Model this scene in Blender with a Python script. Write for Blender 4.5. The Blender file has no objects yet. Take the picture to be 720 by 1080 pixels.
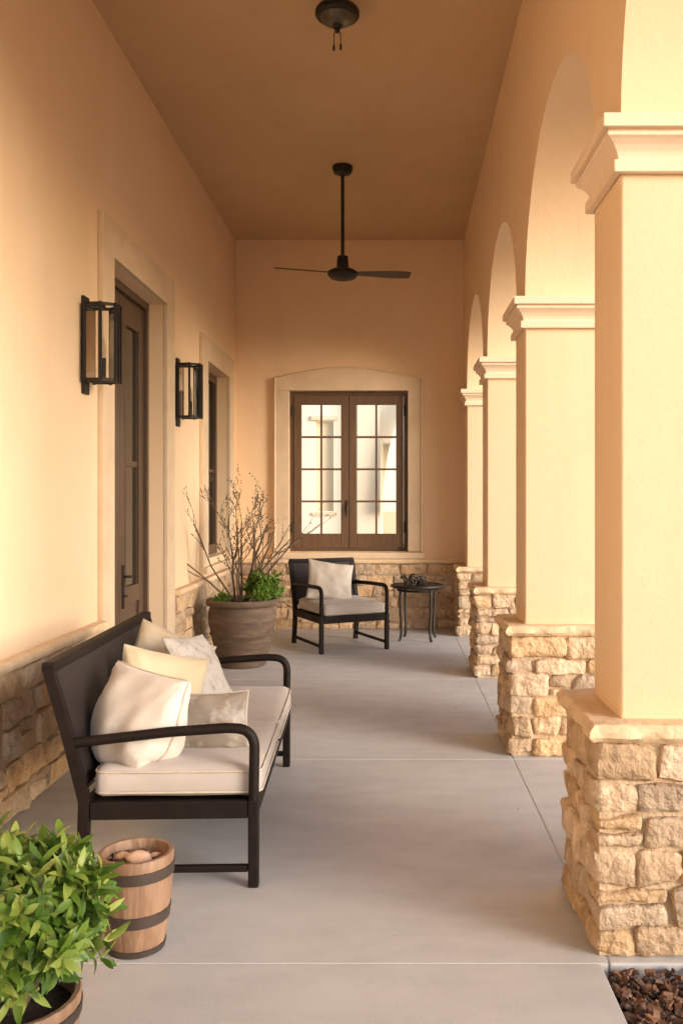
import bpy, bmesh, math, random
from mathutils import Vector, Matrix, noise, Euler
C = bpy.context.scene.collection
PI = math.pi
R = math.radians
rnd = random.Random(7)

# ------------------------------------------------------------------ materials
def new_mat(name):
    m = bpy.data.materials.new(name); m.use_nodes = True
    nt = m.node_tree; return m, nt, nt.nodes['Principled BSDF']

def mat(name, c1, c2=None, scale=4.0, rough=0.7, rough2=None, bump=0.0, bscale=40.0, metal=0.0,
        island=0.0, detail=6.0, stretch=None, c3=None, s3=1.0, f3=0.5, spec=0.5, bdist=0.01, sheen=0.0):
    m, nt, b = new_mat(name)
    N, L = nt.nodes, nt.links
    tc = N.new('ShaderNodeTexCoord')
    src = tc.outputs['Object']
    if stretch:
        mp = N.new('ShaderNodeMapping'); mp.inputs['Scale'].default_value = stretch
        L.new(src, mp.inputs['Vector']); src = mp.outputs['Vector']
    b.inputs['Metallic'].default_value = metal
    b.inputs['Roughness'].default_value = rough
    b.inputs['Specular IOR Level'].default_value = spec
    if sheen: b.inputs['Sheen Weight'].default_value = sheen
    c2 = c2 or c1
    n1 = N.new('ShaderNodeTexNoise'); n1.inputs['Scale'].default_value = scale
    n1.inputs['Detail'].default_value = detail; n1.inputs['Roughness'].default_value = 0.6
    L.new(src, n1.inputs['Vector'])
    r1 = N.new('ShaderNodeMapRange'); r1.inputs[1].default_value = .32; r1.inputs[2].default_value = .68
    L.new(n1.outputs['Fac'], r1.inputs[0])
    mx = N.new('ShaderNodeMix'); mx.data_type = 'RGBA'
    mx.inputs['A'].default_value = (*c1, 1); mx.inputs['B'].default_value = (*c2, 1)
    L.new(r1.outputs[0], mx.inputs['Factor'])
    col = mx.outputs['Result']
    if c3:
        n3 = N.new('ShaderNodeTexNoise'); n3.inputs['Scale'].default_value = s3; n3.inputs['Detail'].default_value = 8
        n3.inputs['Roughness'].default_value = .65
        L.new(src, n3.inputs['Vector'])
        r3 = N.new('ShaderNodeMapRange'); r3.inputs[1].default_value = .5; r3.inputs[2].default_value = .72
        r3.inputs[4].default_value = f3
        L.new(n3.outputs['Fac'], r3.inputs[0])
        m3 = N.new('ShaderNodeMix'); m3.data_type = 'RGBA'; m3.inputs['B'].default_value = (*c3, 1)
        L.new(r3.outputs[0], m3.inputs['Factor']); L.new(col, m3.inputs['A']); col = m3.outputs['Result']
    if island:
        g = N.new('ShaderNodeNewGeometry')
        rr = N.new('ShaderNodeMapRange'); rr.inputs[3].default_value = 1 - island; rr.inputs[4].default_value = 1 + island
        L.new(g.outputs['Random Per Island'], rr.inputs[0])
        ad = N.new('ShaderNodeMath'); ad.operation = 'MULTIPLY'; ad.inputs[1].default_value = 7.31
        fr = N.new('ShaderNodeMath'); fr.operation = 'FRACT'
        L.new(g.outputs['Random Per Island'], ad.inputs[0]); L.new(ad.outputs[0], fr.inputs[0])
        sr = N.new('ShaderNodeMapRange'); sr.inputs[3].default_value = .8; sr.inputs[4].default_value = 1.08
        L.new(fr.outputs[0], sr.inputs[0])
        hs = N.new('ShaderNodeHueSaturation')
        L.new(col, hs.inputs['Color']); L.new(rr.outputs[0], hs.inputs['Value']); L.new(sr.outputs[0], hs.inputs['Saturation'])
        col = hs.outputs['Color']
    L.new(col, b.inputs['Base Color'])
    if rough2 is not None:
        r2 = N.new('ShaderNodeMapRange'); r2.inputs[3].default_value = rough; r2.inputs[4].default_value = rough2
        L.new(n1.outputs['Fac'], r2.inputs[0]); L.new(r2.outputs[0], b.inputs['Roughness'])
    if bump:
        nb = N.new('ShaderNodeTexNoise'); nb.inputs['Scale'].default_value = bscale; nb.inputs['Detail'].default_value = 6
        L.new(src, nb.inputs['Vector'])
        bp = N.new('ShaderNodeBump'); bp.inputs['Strength'].default_value = bump; bp.inputs['Distance'].default_value = bdist
        L.new(nb.outputs['Fac'], bp.inputs['Height']); L.new(bp.outputs['Normal'], b.inputs['Normal'])
    return m

M = {}
def stucco(name, c1, c2, c3, f3=.6, dirt=.5, bump=.22):
    m = mat(name, c1, c2, 1.3, .87, c3=c3, s3=.7, f3=f3)
    nt = m.node_tree; N, L = nt.nodes, nt.links; b = N['Principled BSDF']
    src = b.inputs['Base Color'].links[0].from_socket
    tc = N.new('ShaderNodeTexCoord')
    def nz(scale, a, b_, st=(1,1,1), det=8):
        mp = N.new('ShaderNodeMapping'); mp.inputs['Scale'].default_value = st; L.new(tc.outputs['Object'], mp.inputs['Vector'])
        n = N.new('ShaderNodeTexNoise'); n.inputs['Scale'].default_value = scale; n.inputs['Detail'].default_value = det; n.inputs['Roughness'].default_value = .65
        L.new(mp.outputs[0], n.inputs['Vector'])
        r = N.new('ShaderNodeMapRange'); r.inputs[1].default_value = a; r.inputs[2].default_value = b_; L.new(n.outputs['Fac'], r.inputs[0]); return n.outputs['Fac'], r.outputs[0]
    def mix(fac, amt, A, Bc):
        mm = N.new('ShaderNodeMath'); mm.operation = 'MULTIPLY'; mm.inputs[1].default_value = amt; L.new(fac, mm.inputs[0])
        x = N.new('ShaderNodeMix'); x.data_type = 'RGBA'; L.new(mm.outputs[0], x.inputs['Factor']); L.new(A, x.inputs['A']); x.inputs['B'].default_value = (*Bc, 1)
        return x.outputs['Result']
    _, streak = nz(5.0, .5, .8, (1.4,1.4,.10))
    _, fleck = nz(28, .60, .78)
    _, patch = nz(3.2, .50, .70)
    c = mix(streak, .22*dirt*2, src, (c1[0]*.80, c1[1]*.74, c1[2]*.66))
    c = mix(patch, .16*dirt*2, c, (c1[0]*.86, c1[1]*.82, c1[2]*.76))
    c = mix(fleck, .14, c, (c1[0]*.8, c1[1]*.75, c1[2]*.7))
    L.new(c, b.inputs['Base Color'])
    f1, _ = nz(70, 0, 1); f2, _ = nz(9, 0, 1, (1,1,1), 5)
    ad = N.new('ShaderNodeMath'); ad.operation = 'MULTIPLY_ADD'; ad.inputs[1].default_value = 3.5; L.new(f2, ad.inputs[0]); L.new(f1, ad.inputs[2])
    bp = N.new('ShaderNodeBump'); bp.inputs['Strength'].default_value = bump; bp.inputs['Distance'].default_value = .0035
    L.new(ad.outputs[0], bp.inputs['Height']); L.new(bp.outputs[0], b.inputs['Normal'])
    return m
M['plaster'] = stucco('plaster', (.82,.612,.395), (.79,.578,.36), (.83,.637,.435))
M['ceiling'] = stucco('shaded_ceiling_plaster', (.56,.385,.215), (.52,.35,.19), (.59,.42,.245))  # wall plaster darkened; shade under the roof is put into the colour
M['trim'] = mat('cast_stone_trim', (.70,.54,.36), (.62,.46,.30), 5, .8, bump=.3, bscale=70, bdist=.003, c3=(.66,.50,.34), s3=3, f3=.5)
M['capital'] = stucco('capital_plaster', (.82,.645,.47), (.79,.61,.435), (.76,.575,.39), .4, bump=.2)
M['stone'] = mat('rock', (.66,.46,.27), (.42,.27,.15), 10, .9, bump=1.0, bscale=34, island=.24, bdist=.02, c3=(.72,.54,.35), s3=17, f3=.8)
M['mortar'] = mat('mortar', (.60,.445,.29), (.47,.34,.21), 20, .95, bump=.8, bscale=60, bdist=.01)
M['ledge'] = mat('ledge_stone', (.78,.58,.37), (.66,.47,.28), 12, .85, bump=.8, bscale=40, bdist=.008, c3=(.58,.40,.24), s3=22, f3=.5)
M['wood_frame'] = mat('stained_wood', (.15,.080,.038), (.105,.055,.026), 6, .42, bump=.2, bscale=30, stretch=(6,6,.6), bdist=.003)
M['door_wood'] = mat('dark_stained_wood', (.105,.062,.036), (.072,.042,.025), 6, .38, bump=.2, bscale=30, stretch=(6,6,.6), bdist=.003)
M['metal'] = mat('black_bronze', (.012,.009,.007), (.02,.014,.01), 12, .45, .6, spec=.35)
M['frame'] = mat('dark_brown_frame', (.008,.0045,.0035), (.014,.008,.006), 18, .5, .65, spec=.2, bump=.15, bscale=90, bdist=.002)
M['fan_blade'] = mat('fan_blade_wood', (.07,.042,.022), (.05,.03,.016), 10, .5, stretch=(1,8,8))
M['cushion'] = mat('oatmeal_canvas', (.48,.42,.375), (.435,.38,.335), 8, .92, bump=.35, bscale=260, bdist=.002, sheen=.2)
M['white_fabric'] = mat('ivory_linen', (.67,.60,.52), (.62,.55,.47), 6, .92, bump=.4, bscale=220, bdist=.002, sheen=.2)
M['yellow_fabric'] = mat('straw_linen', (.68,.58,.39), (.63,.53,.34), 6, .92, bump=.4, bscale=220, bdist=.002, sheen=.2)
M['tan_fabric'] = mat('sand_linen', (.60,.50,.36), (.55,.45,.32), 6, .92, bump=.4, bscale=220, bdist=.002)
M['pattern_white'] = mat('white_floral_cloth', (.66,.61,.56), (.60,.55,.49), 6, .9, bump=.3, bscale=200, bdist=.002, c3=(.30,.25,.21), s3=20, f3=.9)
M['pattern_grey'] = mat('taupe_damask', (.29,.24,.19), (.22,.18,.135), 7, .6, bump=.3, bscale=200, bdist=.002, c3=(.55,.50,.44), s3=13, f3=.9)
M['piping'] = mat('piping_cord', (.58,.50,.40), (.50,.42,.33), 40, .9)
M['terracotta'] = mat('weathered_clay', (.125,.080,.050), (.075,.048,.031), 5, .8, bump=.5, bscale=28, stretch=(1,1,4), bdist=.006, c3=(.23,.16,.105), s3=6, f3=.5)
M['barrel'] = mat('barrel_wood', (.29,.165,.095), (.165,.09,.05), 8, .6, bump=.4, bscale=22, stretch=(5,5,.8), bdist=.004, c3=(.40,.26,.16), s3=3, f3=.45)
M['hoop'] = mat('hoop_iron', (.07,.05,.04), (.05,.036,.028), 14, .55, metal=.3)
M['soil'] = mat('potting_soil', (.06,.035,.02), (.03,.018,.01), 30, .95, bump=1, bscale=60, bdist=.01)
M['pebble'] = mat('pebble', (.60,.38,.24), (.50,.30,.18), 14, .6, island=.2)
M['twig'] = mat('twig_bark', (.15,.10,.06), (.10,.068,.042), 20, .85)
M['chips'] = mat('mulch_chips', (.16,.075,.040), (.085,.04,.022), 30, .9, island=.65, c3=(.36,.21,.13), s3=20, f3=.5)
M['mulchbed'] = mat('mulch_soil', (.035,.018,.010), (.02,.011,.007), 30, .95, bump=1, bscale=50, bdist=.02)
M['bounce_gravel'] = mat('pale_bounce_gravel', (.42,.34,.25), (.34,.27,.19), 30, .95, bump=.8, bscale=60, c3=(.3,.24,.17), s3=.5, f3=.5)  # unseen outer ground, made up pale and warm to bounce light into the porch
M['far_wall'] = mat('pale_render', (.88,.82,.72), (.86,.80,.69), 2, .9)
M['far_pink'] = mat('pink_render', (.85,.72,.60), (.83,.70,.57), 2, .9)
M['far_white'] = mat('whitewash', (.86,.84,.79), (.84,.81,.75), 2, .9)
M['far_tan'] = mat('tan_render', (.78,.66,.50), (.74,.60,.45), 2, .9)
M['candle'] = mat('candle_sleeve', (.62,.5,.34), (.58,.46,.3), 5, .5)

def leaf_mat(name, a, b_, c_):
    m, nt, b = new_mat(name); N, L = nt.nodes, nt.links
    g = N.new('ShaderNodeNewGeometry')
    cr = N.new('ShaderNodeValToRGB'); e = cr.color_ramp.elements
    e[0].color = (*a, 1); e[1].color = (*c_, 1); k = cr.color_ramp.elements.new(.55); k.color = (*b_, 1)
    L.new(g.outputs['Random Per Island'], cr.inputs['Fac'])
    L.new(cr.outputs['Color'], b.inputs['Base Color'])
    b.inputs['Roughness'].default_value = .42
    tr = N.new('ShaderNodeBsdfTranslucent'); L.new(cr.outputs['Color'], tr.inputs['Color'])
    ms = N.new('ShaderNodeMixShader'); ms.inputs[0].default_value = .3
    L.new(b.outputs[0], ms.inputs[1]); L.new(tr.outputs[0], ms.inputs[2])
    L.new(ms.outputs[0], nt.nodes['Material Output'].inputs['Surface'])
    return m
M['leaf'] = leaf_mat('bright_leaf', (.05,.12,.012), (.16,.27,.03), (.42,.48,.11))
M['leaf_dark'] = leaf_mat('shrub_leaf', (.06,.13,.012), (.12,.22,.02), (.22,.34,.045))

def glass_mat():
    m, nt, b = new_mat('clear_glass'); N, L = nt.nodes, nt.links
    t = N.new('ShaderNodeBsdfTransparent'); t.inputs[0].default_value = (.97,.95,.91,1)
    g = N.new('ShaderNodeBsdfGlossy'); g.inputs['Roughness'].default_value = .02
    f = N.new('ShaderNodeFresnel'); f.inputs['IOR'].default_value = 1.45
    ms = N.new('ShaderNodeMixShader')
    L.new(f.outputs[0], ms.inputs[0]); L.new(t.outputs[0], ms.inputs[1]); L.new(g.outputs[0], ms.inputs[2])
    L.new(ms.outputs[0], nt.nodes['Material Output'].inputs['Surface']); return m
M['glass'] = glass_mat()
M['dark_glass'] = mat('dark_room_glass', (.028,.022,.014), (.018,.014,.009), 1.5, .06, spec=.8)

def weave_mat():
    m, nt, b = new_mat('woven_wicker'); N, L = nt.nodes, nt.links
    tc = N.new('ShaderNodeTexCoord')
    w1 = N.new('ShaderNodeTexWave'); w1.bands_direction = 'Z'; w1.inputs['Scale'].default_value = 40; w1.inputs['Distortion'].default_value = .4
    w2 = N.new('ShaderNodeTexWave'); w2.bands_direction = 'X'; w2.inputs['Scale'].default_value = 22; w2.inputs['Distortion'].default_value = .4
    L.new(tc.outputs['Object'], w1.inputs['Vector']); L.new(tc.outputs['Object'], w2.inputs['Vector'])
    mu = N.new('ShaderNodeMath'); mu.operation = 'MULTIPLY'
    L.new(w1.outputs['Fac'], mu.inputs[0]); L.new(w2.outputs['Fac'], mu.inputs[1])
    mx = N.new('ShaderNodeMix'); mx.data_type = 'RGBA'
    mx.inputs['A'].default_value = (.020,.014,.013,1); mx.inputs['B'].default_value = (.042,.031,.029,1)
    L.new(mu.outputs[0], mx.inputs['Factor']); L.new(mx.outputs['Result'], b.inputs['Base Color'])
    bp = N.new('ShaderNodeBump'); bp.inputs['Strength'].default_value = .5; bp.inputs['Distance'].default_value = .003
    L.new(mu.outputs[0], bp.inputs['Height']); L.new(bp.outputs[0], b.inputs['Normal'])
    b.inputs['Roughness'].default_value = .55; b.inputs['Specular IOR Level'].default_value = .3
    return m
M['wicker'] = weave_mat()

def concrete_mat():
    m, nt, b = new_mat('broom_finished_concrete'); N, L = nt.nodes, nt.links
    tc = N.new('ShaderNodeTexCoord')
    def nz(scale, det, a, b_, st=None):
        n = N.new('ShaderNodeTexNoise'); n.inputs['Scale'].default_value = scale; n.inputs['Detail'].default_value = det
        n.inputs['Roughness'].default_value = .62
        if st:
            mp = N.new('ShaderNodeMapping'); mp.inputs['Scale'].default_value = st
            L.new(tc.outputs['Object'], mp.inputs['Vector']); L.new(mp.outputs[0], n.inputs['Vector'])
        else: L.new(tc.outputs['Object'], n.inputs['Vector'])
        r = N.new('ShaderNodeMapRange'); r.inputs[1].default_value = a; r.inputs[2].default_value = b_
        L.new(n.outputs['Fac'], r.inputs[0]); return r.outputs[0]
    big = nz(.9, 7, .35, .65); mid = nz(3.5, 9, .42, .7, (1,2.2,1)); fine = nz(160, 4, .3, .7)
    spots = nz(6, 3, .70, .76)
    def mixc(f, A, B, fac=1.0):
        x = N.new('ShaderNodeMix'); x.data_type = 'RGBA'
        mm = N.new('ShaderNodeMath'); mm.operation = 'MULTIPLY'; mm.inputs[1].default_value = fac
        L.new(f, mm.inputs[0]); L.new(mm.outputs[0], x.inputs['Factor'])
        if isinstance(A, tuple): x.inputs['A'].default_value = (*A, 1)
        else: L.new(A, x.inputs['A'])
        x.inputs['B'].default_value = (*B, 1); return x.outputs['Result']
    c = mixc(big, (.49,.48,.465), (.55,.54,.525))
    c = mixc(mid, c, (.38,.365,.345), .4)
    c = mixc(fine, c, (.52,.50,.47), .16)
    c = mixc(spots, c, (.28,.25,.22), .4)
    c = mixc(nz(45, 2, .72, .78), c, (.20,.17,.145), .6)
    c = mixc(nz(1.6, 10, .56, .74), c, (.34,.30,.26), .35)
    L.new(c, b.inputs['Base Color'])
    rr = N.new('ShaderNodeMapRange'); rr.inputs[3].default_value = .5; rr.inputs[4].default_value = .75
    L.new(mid, rr.inputs[0]); L.new(rr.outputs[0], b.inputs['Roughness'])
    bp = N.new('ShaderNodeBump'); bp.inputs['Strength'].default_value = .25; bp.inputs['Distance'].default_value = .002
    L.new(fine, bp.inputs['Height']); L.new(bp.outputs[0], b.inputs['Normal'])
    return m
M['concrete'] = concrete_mat()
M['joint'] = mat('joint_edge', (.46,.445,.42), (.42,.40,.375), 20, .8)

# ------------------------------------------------------------------ helpers
def obj(name, bm, m, parent=None, smooth=False, loc=None):
    me = bpy.data.meshes.new(name)
    bmesh.ops.recalc_face_normals(bm, faces=bm.faces)
    bm.to_mesh(me); bm.free()
    for mm in (m if isinstance(m, (list, tuple)) else [m]): me.materials.append(mm)
    if smooth:
        me.polygons.foreach_set('use_smooth', [True]*len(me.polygons))
        if smooth != 2:
            me.set_sharp_from_angle(angle=R(40))
    o = bpy.data.objects.new(name, me); C.objects.link(o)
    if parent: o.parent = parent
    if loc: o.location = loc
    return o
def tag(o, label=None, cat=None, group=None, kind=None):
    if label: o['label'] = label
    if cat: o['category'] = cat
    if group: o['group'] = group
    if kind: o['kind'] = kind
    return o
def thing(name, label, cat, loc=(0,0,0), rz=0, group=None):
    o = bpy.data.objects.new(name, None); C.objects.link(o)
    o.location = loc; o.rotation_euler = (0,0,rz); o.empty_display_size = .1
    return tag(o, label, cat, group)
def dup(root, loc, rz, label, group=None):
    r = root.copy(); C.objects.link(r); r.location = loc; r.rotation_euler = (0,0,rz); r['label'] = label
    if group: r['group'] = group
    for ch in list(root.children):
        c = ch.copy(); C.objects.link(c); c.parent = r
        for g in ch.children:
            d = g.copy(); C.objects.link(d); d.parent = c
    return r

def box(bm, x0,x1,y0,y1,z0,z1, bev=0.0, mi=0, seg=2):
    vs = [bm.verts.new(p) for p in ((x0,y0,z0),(x1,y0,z0),(x1,y1,z0),(x0,y1,z0),(x0,y0,z1),(x1,y0,z1),(x1,y1,z1),(x0,y1,z1))]
    fs = [bm.faces.new([vs[i] for i in q]) for q in ((0,3,2,1),(4,5,6,7),(0,1,5,4),(1,2,6,5),(2,3,7,6),(3,0,4,7))]
    for f in fs: f.material_index = mi
    if bev:
        es = list({e for f in fs for e in f.edges})
        bmesh.ops.bevel(bm, geom=es, offset=bev, segments=seg, affect='EDGES', profile=.6)
    return vs
def bxm(*a, **k):
    bm = bmesh.new(); box(bm, *a, **k); return bm

def tube(bm, pts, r, n=8, cap=True, sx=1.0, closed=False):
    pts = [Vector(p) for p in pts]; rs = r if isinstance(r, (list, tuple)) else [r]*len(pts)
    rings = []; up = None
    for i, p in enumerate(pts):
        if closed: t = pts[(i+1) % len(pts)] - pts[i-1]
        else: t = pts[min(i+1, len(pts)-1)] - pts[max(i-1, 0)]
        t.normalize()
        if up is None: up = Vector((0,0,1)) if abs(t.z) < .9 else Vector((1,0,0))
        a = t.cross(up).normalized(); up = a.cross(t).normalized()
        rings.append([bm.verts.new(p + (a*math.cos(2*PI*k/n)*sx + up*math.sin(2*PI*k/n))*rs[i]) for k in range(n)])
    m = len(rings)
    for i in range(m if closed else m-1):
        A, B = rings[i], rings[(i+1) % m]
        for k in range(n): bm.faces.new((A[k], A[(k+1)%n], B[(k+1)%n], B[k]))
    if cap and not closed:
        bm.faces.new(rings[0][::-1]); bm.faces.new(rings[-1])
def arc_pts(p0, p1, p2, rad, n=6):
    p0, p1, p2 = map(Vector, (p0, p1, p2))
    a = (p0-p1).normalized(); b = (p2-p1).normalized()
    A = p1 + a*rad; B = p1 + b*rad
    return [A*(1-t)**2 + p1*2*t*(1-t) + B*t*t for t in [i/n for i in range(n+1)]]
def lathe(bm, prof, n=40, c=(0,0,0), mi=0):
    rings = []
    for r, z in prof:
        rings.append([bm.verts.new((c[0]+r*math.cos(2*PI*k/n), c[1]+r*math.sin(2*PI*k/n), c[2]+z)) for k in range(n)] if r > 1e-5 else [bm.verts.new((c[0],c[1],c[2]+z))])
    for A, B in zip(rings, rings[1:]):
        if len(A) == 1 and len(B) == 1: continue
        for k in range(n):
            if len(A) == 1: f = bm.faces.new((A[0], B[k], B[(k+1)%n]))
            elif len(B) == 1: f = bm.faces.new((A[k], B[0], A[(k+1)%n]))
            else: f = bm.faces.new((A[k], A[(k+1)%n], B[(k+1)%n], B[k]))
            f.material_index = mi

def wall_holes(us, zs, v0, v1, holes, horizontal='Y'):
    """wall slab along axis; us, zs are cut coordinates; holes = (u0,u1,z0,z1)"""
    us = sorted(set(us) | {h[0] for h in holes} | {h[1] for h in holes})
    zs = sorted(set(zs) | {h[2] for h in holes} | {h[3] for h in holes})
    bm = bmesh.new(); cache = {}
    def V(u, v, z):
        k = (round(u,5), round(v,5), round(z,5))
        if k not in cache: cache[k] = bm.verts.new((v,u,z) if horizontal == 'Y' else (u,v,z))
        return cache[k]
    nu, nz = len(us)-1, len(zs)-1
    def solid(i, j):
        if i < 0 or j < 0 or i >= nu or j >= nz: return False
        cu, cz = (us[i]+us[i+1])/2, (zs[j]+zs[j+1])/2
        return not any(h[0] < cu < h[1] and h[2] < cz < h[3] for h in holes)
    for i in range(nu):
        for j in range(nz):
            if not solid(i, j): continue
            a, b, c, d = us[i], us[i+1], zs[j], zs[j+1]
            for v in (v0, v1): bm.faces.new((V(a,v,c), V(b,v,c), V(b,v,d), V(a,v,d)))
            if not solid(i-1, j): bm.faces.new((V(a,v0,c), V(a,v1,c), V(a,v1,d), V(a,v0,d)))
            if not solid(i+1, j): bm.faces.new((V(b,v0,c), V(b,v1,c), V(b,v1,d), V(b,v0,d)))
            if not solid(i, j-1): bm.faces.new((V(a,v0,c), V(a,v1,c), V(b,v1,c), V(b,v0,c)))
            if not solid(i, j+1): bm.faces.new((V(a,v0,d), V(a,v1,d), V(b,v1,d), V(b,v0,d)))
    return bm

def rock(bm, x0,x1,y0,y1,z0,z1, res=.03, amp=.009, rad=.02, rn=rnd, mi=0, mx=9):
    """one rough-faced stone"""
    c = Vector(((x0+x1)/2, (y0+y1)/2, (z0+z1)/2)); h = Vector(((x1-x0)/2, (y1-y0)/2, (z1-z0)/2))
    n = [max(3, min(mx, int(2*h[i]/res)+1)) for i in range(3)]
    sk = {(a,b,d): Vector((rn.uniform(-1,1)*.012, rn.uniform(-1,1)*.006, rn.uniform(-1,1)*.010)) for a in (0,1) for b in (0,1) for d in (0,1)}
    off = Vector((rn.uniform(-50,50), rn.uniform(-50,50), rn.uniform(-50,50)))
    r = min(rad, min(h)*.7); cache = {}
    def V(i, j, k):
        if (i,j,k) in cache: return cache[(i,j,k)]
        t = (i/n[0], j/n[1], k/n[2])
        p = Vector(((t[0]*2-1)*h[0], (t[1]*2-1)*h[1], (t[2]*2-1)*h[2]))
        q = Vector([max(-h[m]+r, min(h[m]-r, p[m])) for m in range(3)])
        d = p - q
        if d.length > 1e-6: d.normalize()
        p2 = q + d*r
        for a in (0,1):
            for b in (0,1):
                for e in (0,1):
                    w = (t[0] if a else 1-t[0])*(t[1] if b else 1-t[1])*(t[2] if e else 1-t[2])
                    p2 = p2 + sk[(a,b,e)]*w
        s = noise.noise((p+off)*9)*amp*1.3 + noise.noise((p+off)*24)*amp*.7 + abs(noise.noise((p+off)*15))*amp*.8
        cache[(i,j,k)] = bm.verts.new(c + p2 + d*s); return cache[(i,j,k)]
    fs = []
    for j in range(n[1]):
        for k in range(n[2]):
            for i in (0, n[0]): fs.append((V(i,j,k), V(i,j+1,k), V(i,j+1,k+1), V(i,j,k+1)))
    for i in range(n[0]):
        for k in range(n[2]):
            for j in (0, n[1]): fs.append((V(i,j,k), V(i+1,j,k), V(i+1,j,k+1), V(i,j,k+1)))
    for i in range(n[0]):
        for j in range(n[1]):
            for k in (0, n[2]): fs.append((V(i,j,k), V(i+1,j,k), V(i+1,j+1,k), V(i,j+1,k)))
    for f in fs: bm.faces.new(f).material_index = mi

def course(u0, u1, z0, z1, wmin, wmax, gap, rn):
    """split one course into stones -> list of (a,b,c,d)"""
    out = []; u = u0; first = True
    while u < u1 - 1e-4:
        w = rn.uniform(wmin, wmax)
        if u1 - (u+w) < wmin*.8: w = u1 - u
        a, b = u + gap/2, u + w - gap/2
        if rn.random() < .3 and z1 - z0 > .095 and w < wmax*.9:
            s = z0 + (z1-z0)*rn.uniform(.38,.62)
            out += [(a,b,z0+gap/2,s-gap/2), (a,b,s+gap/2,z1-gap/2)]
        else: out.append((a,b,z0+gap/2,z1-gap/2))
        u += w
    return out
def course_heights(z0, z1, hmin, hmax, rn):
    hs = []
    while sum(hs) < (z1-z0) - hmin*.6: hs.append(rn.uniform(hmin, hmax))
    k = (z1-z0)/sum(hs); zs = [z0]
    for h in hs: zs.append(zs[-1]+h*k)
    return zs

def rough_slab(bm, x0,x1,y0,y1,z0,z1, amp=.006, res=.04, mi=0):
    """ledge slab with chipped edges"""
    nx, ny, nz = [max(1, int((b-a)/res)) for a, b in ((x0,x1),(y0,y1))] + [3]
    cache = {}
    def V(i,j,k):
        if (i,j,k) in cache: return cache[(i,j,k)]
        p = Vector((x0+(x1-x0)*i/nx, y0+(y1-y0)*j/ny, z0+(z1-z0)*k/nz)); d = Vector((0,0,0))
        if i == 0: d.x -= 1
        if i == nx: d.x += 1
        if j == 0: d.y -= 1
        if j == ny: d.y += 1
        edge = (k in (0, nz))
        s = noise.noise(p*11)*amp + noise.noise(p*31)*amp*.8 - (amp*1.4 if edge else 0)
        p = p + d*s
        if k == nz: p.z += noise.noise(p*7+Vector((3,3,3)))*amp*.35
        cache[(i,j,k)] = bm.verts.new(p); return cache[(i,j,k)]
    F = []
    for i in range(nx):
        for j in range(ny):
            for k in (0,nz): F.append((V(i,j,k),V(i+1,j,k),V(i+1,j+1,k),V(i,j+1,k)))
    for i in range(nx):
        for k in range(nz):
            for j in (0,ny): F.append((V(i,j,k),V(i+1,j,k),V(i+1,j,k+1),V(i,j,k+1)))
    for j in range(ny):
        for k in range(nz):
            for i in (0,nx): F.append((V(i,j,k),V(i,j+1,k),V(i,j+1,k+1),V(i,j,k+1)))
    for f in F: bm.faces.new(f).material_index = mi

# ------------------------------------------------------------------ dimensions
WX = -1.70          # left wall face
BY = 9.85           # end wall face
CZ = 4.25           # ceiling
F0 = 2.75; PITCH = 2.17
SX = lambda y: .622 + .0105*(y - F0)      # inner line of the stone bases

# ------------------------------------------------------------------ ground, floor
bm = bmesh.new()
vs = [bm.verts.new(p) for p in ((-400,-400,-.10),(400,-400,-.10),(400,400,-.10),(-400,400,-.10))]; bm.faces.new(vs)
tag(obj('ground', bm, M['bounce_gravel']), kind='structure')

bm = bmesh.new()
JY = [-3.6, -1.6, .55, 2.72, 4.87, 7.06, BY+.02]; JX = .66; g = .0025
for a, b in zip(JY, JY[1:]):
    box(bm, WX-.2, (JX if a > 2.7 else .636)-g, a+g, b-g, -.12, 0, bev=.003, seg=2)
    if a > 2.7: box(bm, JX+g, 1.62, a+g, b-g, -.12, 0, bev=.006, seg=2)
tag(obj('porch_floor', bm, M['concrete']), kind='structure')
bm = bmesh.new()
for y in JY[1:-1]:
    box(bm, WX, .62, y-.006, y+.006, -.05, -.0022)
    if y > 2.75: box(bm, JX+.012, 1.6, y-.006, y+.006, -.05, -.0022)
box(bm, JX-.006, JX+.006, 2.74, BY, -.05, -.0022)
tag(obj('floor_joints', bm, M['joint']), kind='structure')

rn = random.Random(2); bm = bmesh.new()
for i in range(38):
    y = rn.uniform(2.8, 9.5); x = rn.choice((WX+.08+abs(rn.gauss(0,.12)), .62-abs(rn.gauss(0,.10)), rn.uniform(-1.2,.55)))
    L_ = rn.uniform(.003,.008); a = rn.uniform(0,6.28)
    q = [Vector((math.cos(a+k*PI/2)*L_*(1,.4,1,.4)[k], math.sin(a+k*PI/2)*L_*(1,.4,1,.4)[k], 0)) for k in range(4)]
    lo = [bm.verts.new(Vector((x,y,.0006))+v) for v in q]; hi = [bm.verts.new(Vector((x,y,.0025))+v*.8) for v in q]
    bm.faces.new(lo[::-1]); bm.faces.new(hi)
    for k in range(4): bm.faces.new((lo[k],lo[(k+1)%4],hi[(k+1)%4],hi[k]))
tag(obj('floor_litter', bm, M['chips']), 'tiny dry leaf bits and specks scattered on the concrete floor', 'litter', kind='stuff')

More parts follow.
